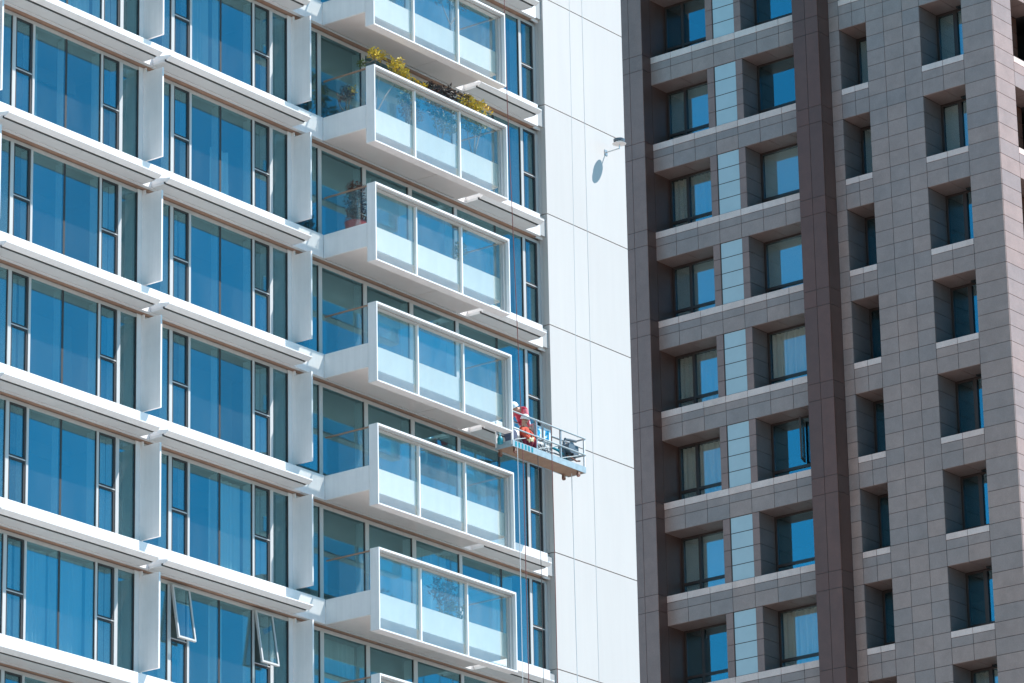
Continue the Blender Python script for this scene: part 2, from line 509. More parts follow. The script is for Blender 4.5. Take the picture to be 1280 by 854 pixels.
def cornice(x0, x1):
    b = MB()
    # profile in (y, z): thin lip in front, sloping underside up to a shadow groove
    b.prism_x([(-0.60, -1.565), (-0.60, -1.535), (0.0, -1.43), (0.0, -1.601), (-0.455, -1.601), (-0.455, -1.645), (-0.47, -1.645)], x0, x1)
    return b
for k in range(-2, 9):
    z = zk(k)
    # fascia panels of 1.883 m
    for i in range(-10, 0):
        x0, x1 = 1.8833 * i, 1.8833 * (i + 1)
        if seen(ML, x0, x1, 0, 0.05, z - 1.75, z - 1.04):
            cbox("fascia_panel", "white_panel", left, x0 + 0.006, x1 - 0.006, 0.0, 0.05, z - 1.672, z - 1.04)
    for x0, x1 in ((5.60, 7.48), (7.48, 9.28)):
        if seen(ML, x0, x1, 0, 0.05, z - 1.75, z - 1.04):
            cbox("fascia_panel", "white_panel", left, x0 + 0.006, x1 - 0.006, 0.0, 0.05, z - 1.672, z - 1.04)
    cbox("fascia_panel", "white_panel", left, 9.29, 9.595, 0.16, 0.20, z - 1.672, z - 1.04)
    # flat soffits between fascia and glass: white strip, then bronze strip
    if seen(ML, -12, 9.3, 0, 0.3, z - 1.7, z - 1.6):
        for x0, x1 in ((-17.9, -12.14), (-12.12, -6.49), (-6.47, -0.84), (-0.82, 3.76), (3.775, 9.28)):
            cbox("soffit_strip", "soffit_white", left, x0, x1, 0.052, 0.125, z - 1.668, z - 1.62)
            cbox("bronze_strip", "bronze", left, x0, x1, 0.127, 0.30, z - 1.658, z - 1.62)
    # cornices in front of the bays
    for j in range(3):
        x0, x1 = -6.56 - MOD * j, -1.195 - MOD * j
        if seen(ML, x0, x1, -0.6, 0, z - 1.7, z - 1.4):
            shared("cornice", "corn_bay", lambda: cornice(0, 5.365), "white_panel", (x0, 0, z))
            cbox("shadow_gap", "gasket", left, x0 + 0.02, x0 + 5.30, -0.4545, -0.3925, z - 1.652, z - 1.603)
            for q, (p0, p1) in enumerate(((0.0, 2.79), (2.80, 5.33))):
                cbox("soffit_panel", "soffit_white", left, x0 + p0, x0 + p1, -0.392, -0.014, z - 1.668, z - 1.603)
    if seen(ML, 5.9, 8.7, -0.6, 0, z - 1.7, z - 1.4):
        shared("cornice", "corn_right", lambda: cornice(0, 2.68), "white_panel", (5.97, 0, z))
        cbox("shadow_gap", "gasket", left, 5.99, 8.60, -0.4545, -0.3925, z - 1.652, z - 1.603)
        for p0, p1 in ((0.0, 1.51), (1.52, 2.65)):
            cbox("soffit_panel", "soffit_white", left, 5.97 + p0, 5.97 + p1, -0.392, -0.014, z - 1.668, z - 1.603)
    # columns between the bays and the projecting fins
    for j in range(3):
        e = -0.93 - MOD * j
        if seen(ML, e - 0.2, e, -0.35, 0.3, z + SILL, z + HEAD):
            cbox("column", "white_panel", left, e - 0.157, e - 0.002, 0.27, 0.69, z + SILL, z + HEAD - 0.002)
            cbox("fin", "white_panel", left, e, e + 0.055, -0.35, 0.69, z - 4.13, z - 1.80)
            cbox("column", "white_panel", left, e + 0.004, e + 0.05, 0.20, 0.689, z - 4.26, z - 4.131)
            cbox("column", "white_panel", left, e + 0.004, e + 0.05, 0.20, 0.689, z - 1.799, z - 1.672)

# --- balcony zone window wall
def zone_window(k):
    if not seen(ML, -0.9, 9.6, 0, 0.3, zk(k) + SILL, zk(k) + HEAD):
        return
    key = ("frame_zone",)
    if key not in BOXC:
        BOXC[key] = window_frame(-0.874, 9.6).mesh("window", "frame_metal")
    win = link("window", BOXC[key], left, (0, 0, zk(k)))
    h0, h1 = SILL - 0.0, HEAD - 0.10
    P = [(-0.874, 0.106), (0.257, 1.91), (2.07, 3.82), (3.99, 5.775), (5.915, 7.59), (7.655, 8.80)]
    for a, b in P: pane(win, a, b, h0, h1)
    for a, b in ((0.106, 0.257), (1.91, 2.07), (3.82, 3.99), (5.775, 5.915), (8.80, 8.92), (9.46, 9.6)):
        mullion(win, a, b, h0, h1)
    cbox("joint", "gasket", win, 7.59, 7.655, GY - 0.004, GY + 0.05, h0, h1)
    awning(win, 8.92, 9.46, -3.05)
    # the handrail-high bar seen behind the sliding doors, and curtains
    want = {5: ((0.28, 1.9, 1), (2.1, 2.6, 2)), 4: ((0.3, 0.7, 1), (4.0, 5.7, 2), (7.7, 8.5, 4)), 3: ((5.95, 7.5, 1),), 6: ((7.7, 8.7, 3),), 1: ((2.1, 2.7, 2),), 2: ((6.0, 6.5, 3),)}.get(k, ())
    for a, b, sd in want:
        link("curtain", curtain(b - a, h1 - h0, "curtain_white", sd), win, (a, GY + 0.36, h0))
for k in range(-1, 8):
    zone_window(k)

# --- balconies
BW = 5.596
def make_balcony():
    b = MB()
    b.box(0.05, BW - 0.05, -1.36, -0.004, -1.66, -1.44)           # slab
    o = b.build("balcony", "slab", left)
    # upstand: front and two cheeks
    for nm, a in (("upstand_panel", (0.05, 1.905, -1.42, -1.361, -1.68, -1.05)), ("upstand_panel", (1.913, 3.793, -1.42, -1.361, -1.68, -1.05)),
                  ("upstand_panel", (3.801, BW - 0.05, -1.42, -1.361, -1.68, -1.05)),
                  ("cheek_panel", (0.0, 0.049, -1.415, -0.004, -1.68, -1.05)), ("cheek_panel", (BW - 0.049, BW, -1.415, -0.004, -1.68, -1.05))):
        cbox(nm, "white_panel", o, *a)
    for (x0, x1) in ((0.05, 3.765), (3.78, BW - 0.05)):
        cbox("soffit_panel", "soffit_warm", o, x0, x1, -1.36, -0.012, -1.678, -1.661)
    # front box frame
    f = MB()
    t = 0.038
    f.box(0, t, -1.70, -1.423, -2.10, 0)
    f.box(BW - t, BW, -1.70, -1.423, -2.10, 0)
    f.box(t, BW - t, -1.70, -1.423, -2.10, -2.10 + t)
    f.box(t, BW - t, -1.70, -1.423, -0.052, 0)
    f.build("frame", "white_panel", o)
    r = MB()
    r.box(t + 0.001, BW - t - 0.001, -1.56, -1.425, -0.105, -0.054)
    r.box(t + 0.001, BW - t - 0.001, -1.64, -1.60, -0.085, -0.054)
    r.box(BW - t - 0.05, BW - t - 0.001, -1.50, -1.425, -2.05, -0.107)
    r.box(BW - t - 0.022, BW - t - 0.001, -1.60, -1.56, -2.05, -0.107)
    r.build("handrail", "frame_metal", o)
    for x0, x1 in ((t + 0.003, 1.885), (1.935, 3.775), (3.825, BW - t - 0.052)):
        cbox("glass_panel", "glass_balcony", o, x0, x1, -1.455, -1.441, -2.05, -0.107)
    for x in (1.887, 3.777):
        cbox("mullion", "white_panel", o, x, x + 0.046, -1.515, -1.425, -2.05, -0.107)
    for xs in (0.012, BW - 0.024):
        cbox("side_glass", "glass_side", o, xs, xs + 0.012, -1.40, -0.06, -1.05, -0.07)
        cbox("side_rail", "bronze", o, xs - 0.012, xs + 0.03, -1.42, -0.02, -0.068, -0.035)
    return o
bal0 = make_balcony()
bal0.location = (0, 0, zk(0))
for k in (-2, -1, 1, 2, 3, 4, 5, 6):
    copy_tree(bal0, left, (0, 0, zk(k)))

# --- windowless white end wall
for k in range(-3, 9):
    z1 = zk(k) - 0.93
    for x0, x1 in ((9.6, 11.44), (11.44, 13.35)):
        if seen(ML, x0, x1, 0, 0.05, z1 - 3.2, z1):
            cbox("wall_panel", "white_render", left, x0 + (0.0 if x0 < 10 else 0.002), x1 - 0.002, 0.0, 0.06, z1 - 3.2 + 0.014, z1 - 0.014)
            if x0 < 10:
                cbox("wall_return", "white_render", left, 9.6, 9.655, 0.062, 0.17, z1 - 3.2 + 0.014, z1 - 0.014)
                cbox("wall_return", "frame_metal", left, 9.604, 9.655, 0.18, 0.42, z1 - 3.2 + 0.014, z1 - 0.014)
            else:
                cbox("wall_return", "white_render", left, 13.302, 13.35, 0.062, 14, z1 - 3.2 + 0.014, z1 - 0.014)

# ================================================================== BROWN TOWER
def zr(k): return ZR - FL * k
KR = range(-1, 9)
zlo, zhi = zr(9) - 1.0, zr(-3)
J = 0.009           # half joint
T = 0.03            # tile thickness
YW = 0.155          # face of the tiled wall right of the dark pier

def tile_f(name, m, x0, x1, z0, z1, y):          # facing the camera side
    if seen(MR, x0, x1, y, y + T, z0, z1, 70):
        return cbox(name, m, right, x0 + J, x1 - J, y, y + T, z0 + J, z1 - J)
def tile_s(name, m, x, y0, y1, z0, z1):          # facing right
    if seen(MR, x, x, y0, y1, z0, z1, 70):
        return cbox(name, m, right, x - T, x, y0 + J, y1 - J, z0 + J, z1 - J)
def tile_d(name, m, x0, x1, y0, y1, z):          # facing down
    if seen(MR, x0, x1, y0, y1, z, z, 70):
        return cbox(name, m, right, x0 + J, x1 - J, y0 + J, y1 - J, z, z + T)

# backing structure (behind the tile joints)
b = MB()
e = T - 0.012
b.box(-3.0, -0.02, -0.5 + e, 12, 0, zhi)                       # left pier
b.box(6.24 + e, 7.26 - e, -0.5 + e, 12, 0, zhi)                 # dark pier
b.box(-0.019, 6.24 + e - .001, 4.5, 12, 0, zhi)                # rooms' back
b.box(7.26, 13.6, 4.5, 12, 0, zhi)
b.box(13.0, 13.61 - e, YW + 1.16 + e, 1.35, 0, zhi)
b.build("wall", "joint_dark", right)

WC = {}
def punched(name_key, w, h, bars, low, parent_loc, curt=None, blind=None, sash=None):
    """dark brown window: frame with vertical bars at given x, a low transom, and panes"""
    key = (name_key,)
    if key not in WC:
        m = MB()
        t = 0.075
        m.box(0, t, 0, 0.10, 0, h); m.box(w - t, w, 0, 0.10, 0, h)
        m.box(t, w - t, 0, 0.10, 0, 0.06); m.box(t, w - t, 0, 0.10, h - t, h)
        xs = [t] + [v for bb in bars for v in bb] + [w - t]
        for b0, b1 in bars: m.box(b0, b1, -0.015, 0.10, 0.06, h - t)
        for i in range(0, len(xs), 2):
            m.box(xs[i], xs[i + 1], -0.006, 0.10, low, low + 0.09)
        panes = []
        for i in range(0, len(xs), 2):
            panes.append((xs[i], xs[i + 1], 0.06, low)); panes.append((xs[i], xs[i + 1], low + 0.09, h - t))
        WC[key] = (m.mesh("window", "window_brown"), panes)
    me, panes = WC[key]
    o = link("window", me, right, parent_loc)
    for x0, x1, z0, z1 in panes:
        cbox("pane", "glass_punched", o, x0, x1, 0.045, 0.057, z0, z1)
    if curt:
        link("curtain", curtain(w - 0.16, h - 0.12, curt, 3), o, (0.08, 0.15, 0.05))
    if blind:
        z0 = 0.05 + (h - 0.1) * (1 - blind)
        cbox("blind", "blind_grey", o, 0.08, w - 0.08, 0.12, 0.13, z0, h - 0.08)
    return o

# curtains seen in the two left columns and the two right columns, floor by floor
C1 = {0: 'b', 1: 'c', 2: 'B', 3: 'c', 4: 'c', 5: 'B', 6: None, 7: 'c'}
C2 = {0: None, 1: 'B', 2: 'h', 3: 'c', 4: None, 5: 'l', 6: 'c', 7: 'c'}
C3 = {0: 'B', 1: 'B', 2: None, 3: None, 4: None, 5: None, 6: None, 7: 'h'}
C4 = {0: 'B', 1: 'B', 2: None, 3: None, 4: None, 5: None, 6: None, 7: 'c'}
def dress(c):
    return dict(curt="curtain_beige" if c == 'c' else None, blind={'b': 0.8, 'B': 1.0, 'h': 0.75, 'l': 0.0}.get(c) or None)

for k in KR:
    z = zr(k)
    # ---- spandrel band under window row k (sill at z)
    bb = MB()
    bb.box(0.0, 6.24, e, 4.5, z - 1.03 + e, z - 0.02)
    bb.box(7.26 - e - 0.02, 13.0, YW + e, 4.5, z - 0.99 + e, z + 0.07 - 0.02)
    bb.build("floor_slab", "joint_dark", right)
    xs = [0.0, 0.855, 1.757, 2.651, 3.539, 4.44, 5.342, 6.24]
    for x0, x1 in zip(xs, xs[1:]):
        tile_f("sill_stone", "granite_pale", x0, x1, z - 0.243, z, -0.006)
        tile_f("spandrel_tile", "granite", x0, x1, z - 0.523, z - 0.243, 0.0)
        tile_f("spandrel_tile", "granite", x0, x1, z - 1.03, z - 0.523, 0.0)
    # soffits of the two recesses
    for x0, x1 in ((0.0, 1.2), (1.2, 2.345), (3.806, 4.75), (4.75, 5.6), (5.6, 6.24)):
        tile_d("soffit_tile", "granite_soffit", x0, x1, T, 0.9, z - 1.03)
    # ---- storey below band k: from z-1.03 to z-3.2
    zt, zb = z - 1.03, z - FL
    bb = MB()
    bb.box(2.345, 3.806 - e, e + 0.02, 1.02, zb, zt + e)
    bb.build("pier", "joint_dark", right)
    for i in range(4):
        z1 = zt - i * 0.5425; z0 = z1 - 0.5425
        tile_f("strip_tile", "granite_warm", 2.345, 2.631, z0, z1, 0.012)
        tile_f("strip_tile", "granite_warm", 3.523, 3.806, z0, z1, 0.012)
        cb = cbox("glass_block", "glass_block", right, 2.631 + 0.035, 3.523 - 0.004, 0.03, 0.06, z0 + 0.014, z1 - 0.014)
        tile_s("reveal_tile", "granite_reveal_shaded", 3.806, 0.012, 0.9, z0, z1)
    h = zt - zb - 0.02
    punched("w1", 2.29, h, [(0.70, 0.80)], 0.50, (0.03, 0.9, zb + 0.02), **dress(C1.get(k)))
    o2 = punched("w2", 2.42, h, [], 0.42, (3.81, 0.9, zb + 0.02), **dress(C2.get(k)))
    if k == 4:
        s_ = MB().box(0, 0.06, 0, 0.05, 0, 1.45).box(0.44, 0.5, 0, 0.05, 0, 1.45).box(0.06, 0.44, 0, 0.05, 0, 0.06).box(0.06, 0.44, 0, 0.05, 1.39, 1.45)
        s_.box(0.06, 0.44, 0.02, 0.03, 0.06, 1.39, 1)
        so = s_.build("sash", ["window_brown", "glass_punched"], o2, (1.28, -0.02, 0.56))
        so.rotation_euler = (0, 0, R(-70)); so["label"] = "casement sash standing open"
    # ---- left pier
    for (za, zb2) in ((z - 0.03 - 0.56, z - 0.03), (z - 3.23, z - 0.59)):
        tile_f("pier_panel", "granite_warm", -0.525, 0.02, za, zb2, -0.5)
        tile_f("pier_panel", "granite_warm", -1.07, -0.525, za, zb2, -0.5)
        tile_s("pier_side_panel", "granite_side_shaded", 0.02, -0.47, 0.02, za, zb2)
        tile_s("pier_side_panel", "granite_side_shaded", 0.018, 0.02, 0.98, za, zb2)
    for x0, x1 in ((-1.61, -1.07), (-2.15, -1.61), (-2.69, -2.15), (-3.0, -2.69)):
        tile_f("pier_panel", "granite_warm", x0, x1, z - 3.23, z - 0.03, -0.5)
    # ---- dark brown pier
    for (za, zb2) in ((z - 1.13, z - 0.55), (z - 3.75, z - 1.13)):
        tile_f("pier_panel", "granite_brown", 6.24, 6.75, za, zb2, -0.5)
        tile_f("pier_panel", "granite_brown", 6.75, 7.26, za, zb2, -0.5)
        tile_s("pier_side_panel", "granite_side_shaded", 7.26, -0.47, YW + 0.02, za, zb2)
    # ---- tiled wall with two columns of small windows
    zo = z - 0.99          # top of opening under this band
    for i in range(6):
        z1 = zo - i * (FL / 6); z0 = z1 - FL / 6
        cols = [(7.26, 7.66), (8.724, 9.416), (9.416, 10.155), (10.155, 10.82), (12.44, 13.61)]
        for x0, x1 in cols:
            tile_f("wall_tile", "granite", x0, x1, z0, z1, YW)
        if i == 4:
            for x0, x1 in ((7.66, 8.19), (8.19, 8.724), (10.82, 11.63), (11.63, 12.44)):
                tile_f("sill_stone", "granite_pale", x0, x1, z1 - 0.215, z1, YW - 0.006)
                tile_f("wall_tile", "granite", x0, x1, z0, z1 - 0.215, YW)
        if i == 5:
            for x0, x1 in ((7.66, 8.19), (8.19, 8.724), (10.82, 11.63), (11.63, 12.44)):
                tile_f("wall_tile", "granite", x0, x1, z0, z1, YW)
        if i < 4:
            tile_s("reveal_tile", "granite_reveal_shaded", 7.66, YW + T, 1.22, z0, z1)
            tile_s("reveal_tile", "granite_reveal_shaded", 10.82, YW + T, 1.22, z0, z1)
        # sunlit side of the corner
        tile_s("corner_tile", "granite", 13.61, YW + T, 1.35, z0, z1)
    bb = MB()
    zc = z - 0.99
    bb.box(7.24, 7.66 - e, YW + e, 1.30, zc - 2.14, zc + e)
    bb.box(8.724, 10.82 - e, YW + e, 1.30, zc - 2.14, zc + e)
    bb.box(12.44, 13.61 - e, YW + e, 1.30, zc - 3.2, zc)
    bb.build("pier", "joint_dark", right)
    for x0, x1 in ((7.66, 8.19), (8.19, 8.724), (10.82, 11.63), (11.63, 12.44)):
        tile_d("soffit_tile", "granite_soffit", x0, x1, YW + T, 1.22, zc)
    punched("w3", 1.06, 2.12, [(0.56, 0.66)], 0.30, (7.662, 1.22, zc - 2.13), **dress(C3.get(k)))
    punched("w4", 1.615, 2.12, [(0.66, 0.80)], 0.30, (10.822, 1.22, zc - 2.13), **dress(C4.get(k)))
    for xc in (8.33, 11.75):
        cbox("soffit_vent", "vent_black", right, xc, xc + 0.26, 0.98, 1.16, zc - 0.05, zc - 0.001)
    # ---- sunlit side: recessed windows beyond the corner pier
    for y0, y1 in ((1.35, 2.25), (2.25, 3.15)):
        tile_s("sill_stone", "granite_pale", 13.612, y0, y1, z - 3.12 - 0.215, z - 3.12)
        tile_s("corner_tile", "granite", 13.61, y0, y1, z - 3.66, z - 3.335)
        tile_s("corner_tile", "granite", 13.61, y0, y1, z - 4.19, z - 3.66)
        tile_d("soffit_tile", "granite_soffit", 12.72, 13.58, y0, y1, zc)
    bb = MB()
    bb.box(12.7, 13.61 - e, 1.35, 3.2, zc - 3.2 + e, zc - 2.15)
    bb.build("side_spandrel", "joint_dark", right)
    for i in range(4):
        z1 = zo - i * (FL / 6); z0 = z1 - FL / 6
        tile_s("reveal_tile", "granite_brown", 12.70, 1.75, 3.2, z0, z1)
    cbox("side_frame", "window_brown", right, 12.62, 12.72, 1.36, 1.74, zc - 2.13, zc - 0.002)
rw = MB()
rw.box(12.5, 12.66, 1.36, 3.2, 0, zhi)
rw.box(13.0, 13.5, 3.2, 12, 0, zhi)
rw.build("wall", "joint_dark", right)

# ================================================================== helpers for things on the white tower
def on_left(p):            # local (s, Y, z above frame-top 0) -> world
    return ML @ Vector((p[0], p[1], ZL + p[2]))
def lthing(name, s, Y, z):
    return empty(name, on_left((s, Y, z)), math.pi / 2 - AL)

# --- round device on a bracket on the white wall
o = lthing("wall_bracket_lamp", 12.426, 0.0, -1.55)
tag(o, "white disc shaped fixture on a bent bracket arm fixed to blank white wall", "wall fixture")
MB().box(-0.07, 0.07, -0.014, -0.001, -0.05, 0.11).build("wall_plate", "galv_rail", o)
MB().tube([(0, -0.015, 0.036), (0, -0.47, 0.043), (0, -0.47, 0.16)], 0.018, 8).build("arm", "steel", o)
MB().lathe([(0.05, 0.16), (0.19, 0.172), (0.195, 0.183), (0.10, 0.195)], 0, -0.47, 24).build("disc", "white_panel", o)
MB().lathe([(0.09, 0.196), (0.10, 0.24), (0.09, 0.245)], 0, -0.47, 20).build("neck", "pot_white", o)
MB().lathe([(0.155, 0.246), (0.165, 0.305), (0.145, 0.32)], 0, -0.47, 24).build("cap", "motor", o)

# ------------------------------------------------------------------ gondola
G0 = (5.975, -1.40, -11.92)         # outer left bottom corner
GW, GD = 3.2, 0.58
gon = lthing("suspended_cradle", *G0)
tag(gon, "window cleaning cradle hanging beside the balconies with railings and small wheels", "work platform")
MB().box(0.02, GW - 0.02, 0.02, GD - 0.02, 0.03, 0.06).box(0.02, GW - 0.02, 0.02, GD - 0.02, 0.012, 0.03, 1).build("floor", ["tray_blue", "plywood"], gon)
for (x0, x1, y0, y1) in ((0, GW, 0, 0.018), (0, GW, GD - 0.018, GD), (0, 0.018, 0.019, GD - 0.019), (GW - 0.018, GW, 0.019, GD - 0.019)):
    cbox("toe_board", "tray_blue", gon, x0, x1, y0, y1, 0.0, 0.17)
for x in (0.10, 0.24, 0.38, 0.52, 0.66, 0.80):
    cbox("toe_stripe", "turquoise", gon, x, x + 0.07, -0.006, -0.001, 0.02, 0.15)
for x in (0.02, 1.07, 2.13, GW - 0.02):
    for y, hh in ((0.03, 0.98), (GD - 0.03, 1.0)):
        cbox("post", "white_panel" if x < 0.1 or x > 3 else "galv_rail", gon, x - 0.022, x + 0.022, y - 0.022, y + 0.022, 0.06, hh)
for y in (0.03, GD - 0.03):
    for z_ in (0.50, 0.95):
        MB().tube([(0.0, y - 0.026, z_), (GW, y - 0.026, z_)], 0.022, 8).build("rail", "galv_rail", gon)
for x in (0.02, GW - 0.02):
    for z_ in (0.50, 0.95):
        MB().tube([(x + 0.025, 0.04, z_), (x + 0.025, GD - 0.04, z_)], 0.022, 8).build("rail", "galv_rail", gon)
for x in (0.55, 1.6, 2.65):
    MB().tube([(x - 0.45, 0.03, 0.20), (x + 0.45, 0.03, 0.48)], 0.012, 6).build("brace", "galv_rail", gon)
for x in (0.16, GW - 0.28):
    for y in (0.05, GD - 0.05):
        c = MB().box(x - 0.045, x + 0.045, y - 0.03, y + 0.03, -0.02, 0.012).box(x - 0.04, x + 0.04, y - 0.034, y - 0.026, -0.10, -0.02).box(x - 0.04, x + 0.04, y + 0.026, y + 0.034, -0.10, -0.02)
        co = c.build("castor", "castor", gon)
        wv = MB().tube([(x, y - 0.024, -0.095), (x, y + 0.024, -0.095)], 0.06, 14)
        wv.build("wheel", "rust", co)
# hoist at the right end: bent tube bracket, motor drum, rope sheave
MB().tube([(2.62, 0.28, 0.06), (2.62, 0.28, 0.78), (2.68, 0.28, 0.88), (3.16, 0.28, 0.93)], 0.04, 8).build("hoist_bracket", "motor", gon)
hm = MB().tube([(2.74, 0.10, 0.62), (2.74, 0.46, 0.62)], 0.15, 16)
hm.box(2.86, 3.08, 0.14, 0.42, 0.44, 0.74).tube([(2.97, 0.28, 0.74), (2.97, 0.28, 0.84)], 0.05, 10).box(2.70, 3.02, 0.20, 0.36, 0.36, 0.46)
hm.build("hoist_motor", "motor", gon)
MB().tube([(2.62, 0.18, 0.40), (3.0, 0.16, 0.32), (3.16, 0.16, 0.36)], 0.022, 6).build("hoist_arm", "rust", gon)
# left hoist
MB().tube([(0.42, 0.30, 0.06), (0.42, 0.30, 0.80), (0.36, 0.30, 0.9), (0.05, 0.30, 0.93)], 0.035, 8).build("hoist_bracket", "galv_rail", gon)
MB().tube([(0.30, 0.16, 0.42), (0.30, 0.42, 0.42)], 0.12, 14).box(0.20, 0.42, 0.18, 0.4, 0.20, 0.36).build("hoist_motor", "cloth_navy", gon)
MB().tube([(1.10, 0.06, 0.17), (1.18, 0.10, 0.34), (1.27, 0.06, 0.24), (1.34, 0.12, 0.40), (1.45, 0.08, 0.20), (1.58, 0.09, 0.36), (1.62, 0.05, 0.18)], 0.013, 5).build("cable_loop", "motor", gon)
# control boxes hang on the rail
def cbx(s, z, hh, label, strokes):
    o = lthing("control_box", s, -1.33, z)
    tag(o, label, "control box", "white control boxes with blue marks hung on the cradle rail")
    MB().box(-0.15, 0.15, 0.0, 0.12, 0, hh).build("case", "sign_white", o)
    MB().box(0.151, 0.175, -0.006, 0.13, -0.01, hh + 0.01).box(-0.18, -0.151, -0.006, 0.13, -0.01, hh + 0.01).build("edge_strip", "galv_rail", o)
    m = MB()
    for (x0, z0, x1, z1, wd) in strokes:
        d = Vector((x1 - x0, 0, z1 - z0)); n = Vector((-d.z, 0, d.x)).normalized() * wd / 2
        a, b_ = Vector((x0, -0.004, z0)), Vector((x1, -0.004, z1))
        pts = [a - n, b_ - n, b_ + n, a + n]
        q = [tuple(p) for p in pts] + [(p.x, -0.0005, p.z) for p in pts]
        m.poly(q, [(0, 1, 2, 3), (7, 6, 5, 4), (0, 4, 5, 1), (1, 5, 6, 2), (2, 6, 7, 3), (3, 7, 4, 0)])
    m.build("blue_mark", "sign_blue", o)
    return o
cbx(7.17, -11.42, 0.36, "white control box marked with a broad blue figure, nearer the workers",
    [(-0.01, 0.32, -0.02, 0.20, .09), (-0.09, 0.18, -0.01, 0.27, .06), (-0.02, 0.22, 0.03, 0.09, .11), (-0.05, 0.18, -0.09, 0.07, .05), (0.05, 0.25, 0.09, 0.15, .05), (0.03, 0.12, 0.08, 0.03, .05)])
cbx(7.58, -11.42, 0.36, "white control box with two blue strokes, further from the workers",
    [(-0.04, 0.30, -0.07, 0.14, .07), (0.04, 0.31, 0.03, 0.07, .08), (-0.07, 0.2, 0.05, 0.24, .05), (-0.08, 0.07, 0.01, 0.10, .05)])
# turquoise spray gun on the end of the cradle
o = lthing("spray_bottle", 5.80, -1.12, -11.87)
tag(o, "turquoise spray bottle hanging off the left end of the cradle", "bottle")
MB().lathe([(0.02, 0.0), (0.075, 0.02), (0.08, 0.16), (0.05, 0.22), (0.03, 0.24)], 0, 0, 14).build("flask", "turquoise", o, smooth=True)
MB().lathe([(0.03, 0.24), (0.035, 0.31), (0.03, 0.33)], 0, 0, 10).build("neck", "bottle_pale", o)
MB().box(-0.04, 0.10, -0.025, 0.025, 0.33, 0.38).tube([(0.02, 0, 0.34), (0.16, 0.02, 0.36)], 0.015, 6).build("trigger_head", "turquoise", o)
o = lthing("turquoise_hose", 7.75, -1.30, -11.70)
hz = MB().tube([(-0.6, 0.05, -0.09), (-0.1, 0.04, -0.05), (0.3, 0.03, -0.05), (0.75, 0.03, -0.06), (1.0, 0.08, -0.03)], 0.045, 8)
hz.build("hose", "turquoise", o); MB().tube([(0.35, 0.2, 0.30), (0.6, 0.2, 0.28), (0.85, 0.2, 0.22), (1.05, 0.22, 0.05)], 0.035, 8).build("hose_end", "turquoise", o)
tag(o, "turquoise hose lying along the right half of the cradle floor", "hose")
o = lthing("cloth_bag", 7.04, -1.18, -11.86)
bm = bmesh.new(); bmesh.ops.create_icosphere(bm, subdivisions=3, radius=0.2)
for v in bm.verts:
    n = v.co.normalized(); s_ = 1 + 0.13 * math.sin(7 * n.x + 3 * n.z) + 0.08 * math.sin(11 * n.y + 5 * n.z)
    v.co = Vector((n.x * 0.17, n.y * 0.15, n.z * 0.33)) * s_ + Vector((0, 0, 0.36))
me = bpy.data.meshes.new("sack"); bm.to_mesh(me); bm.free(); me.materials.append(MATS["cloth_maroon"]); me.shade_smooth()
link("sack", me, o)
MB().tube([(-0.08, -0.02, 0.66), (0, -0.03, 0.76), (0.08, -0.02, 0.66)], 0.018, 6).build("handle", "cloth_maroon", o)
tag(o, "maroon cloth sack standing upright beside the crouching worker", "bag")

# ropes
def rope(name, pts, r, m, label):
    base = on_left(pts[-1])
    o = empty(name, base, math.pi / 2 - AL)
    P = [(p[0] - pts[-1][0], p[1] - pts[-1][1], p[2] - pts[-1][2]) for p in pts]
    b = MB().tube(P, r, 6)
    bpy.data.objects.remove(o)
    me = b.mesh(name, m)
    ob = link(name, me, None, base); ob.rotation_euler = (0, 0, math.pi / 2 - AL)
    tag(ob, label, "rope", "ropes of the window cleaning cradle")
    return ob
rope("steel_rope", [(5.93, -1.40, 3.9), (6.02, -1.40, -2.2), (6.20, -1.40, -6.9), (6.36, -1.40, -10.97)], 0.011, "rope_red", "dark red rope running down past the balcony ends to left end of the cradle")
rope("steel_rope", [(9.09, -1.30, 3.9), (9.03, -1.30, -5), (8.97, -1.30, -10.97)], 0.0065, "rope_grey", "thin grey rope over the blank wall, ending at cradle's right end")
rope("safety_rope", [(9.60, -1.35, 3.9), (9.58, -1.35, -8), (9.60, -1.35, -19.8)], 0.0065, "rope_grey", "thin grey rope hanging free down the blank wall beyond the cradle")
rope("trailing_rope", [(6.17, -1.40, -11.92), (6.19, -1.40, -14.4), (6.20, -1.40, -19.8)], 0.010, "rope_grey", "slack rope under cradle's left corner, leftmost of those hanging below it")
rope("trailing_rope", [(6.40, -1.40, -11.92), (6.42, -1.40, -14.5), (6.47, -1.40, -19.8)], 0.012, "rope_red", "dark red rope hanging below the cradle past the lower balconies")
rope("trailing_rope", [(7.08, -1.38, -11.92), (7.12, -1.38, -15), (7.1, -1.38, -19.8)], 0.009, "rope", "thin black rope trailing from under the middle of cradle")
rope("trailing_rope", [(7.66, -1.40, -10.9), (7.68, -1.41, -14), (7.70, -1.40, -19.8)], 0.011, "rope_red", "dark red rope looped over the middle rail of cradle and hanging down")
rope("trailing_rope", [(8.94, -1.10, -11.92), (8.96, -1.10, -15), (8.99, -1.10, -19.8)], 0.011, "rope_grey", "grey rope hanging below cradle's right end across the blank wall")

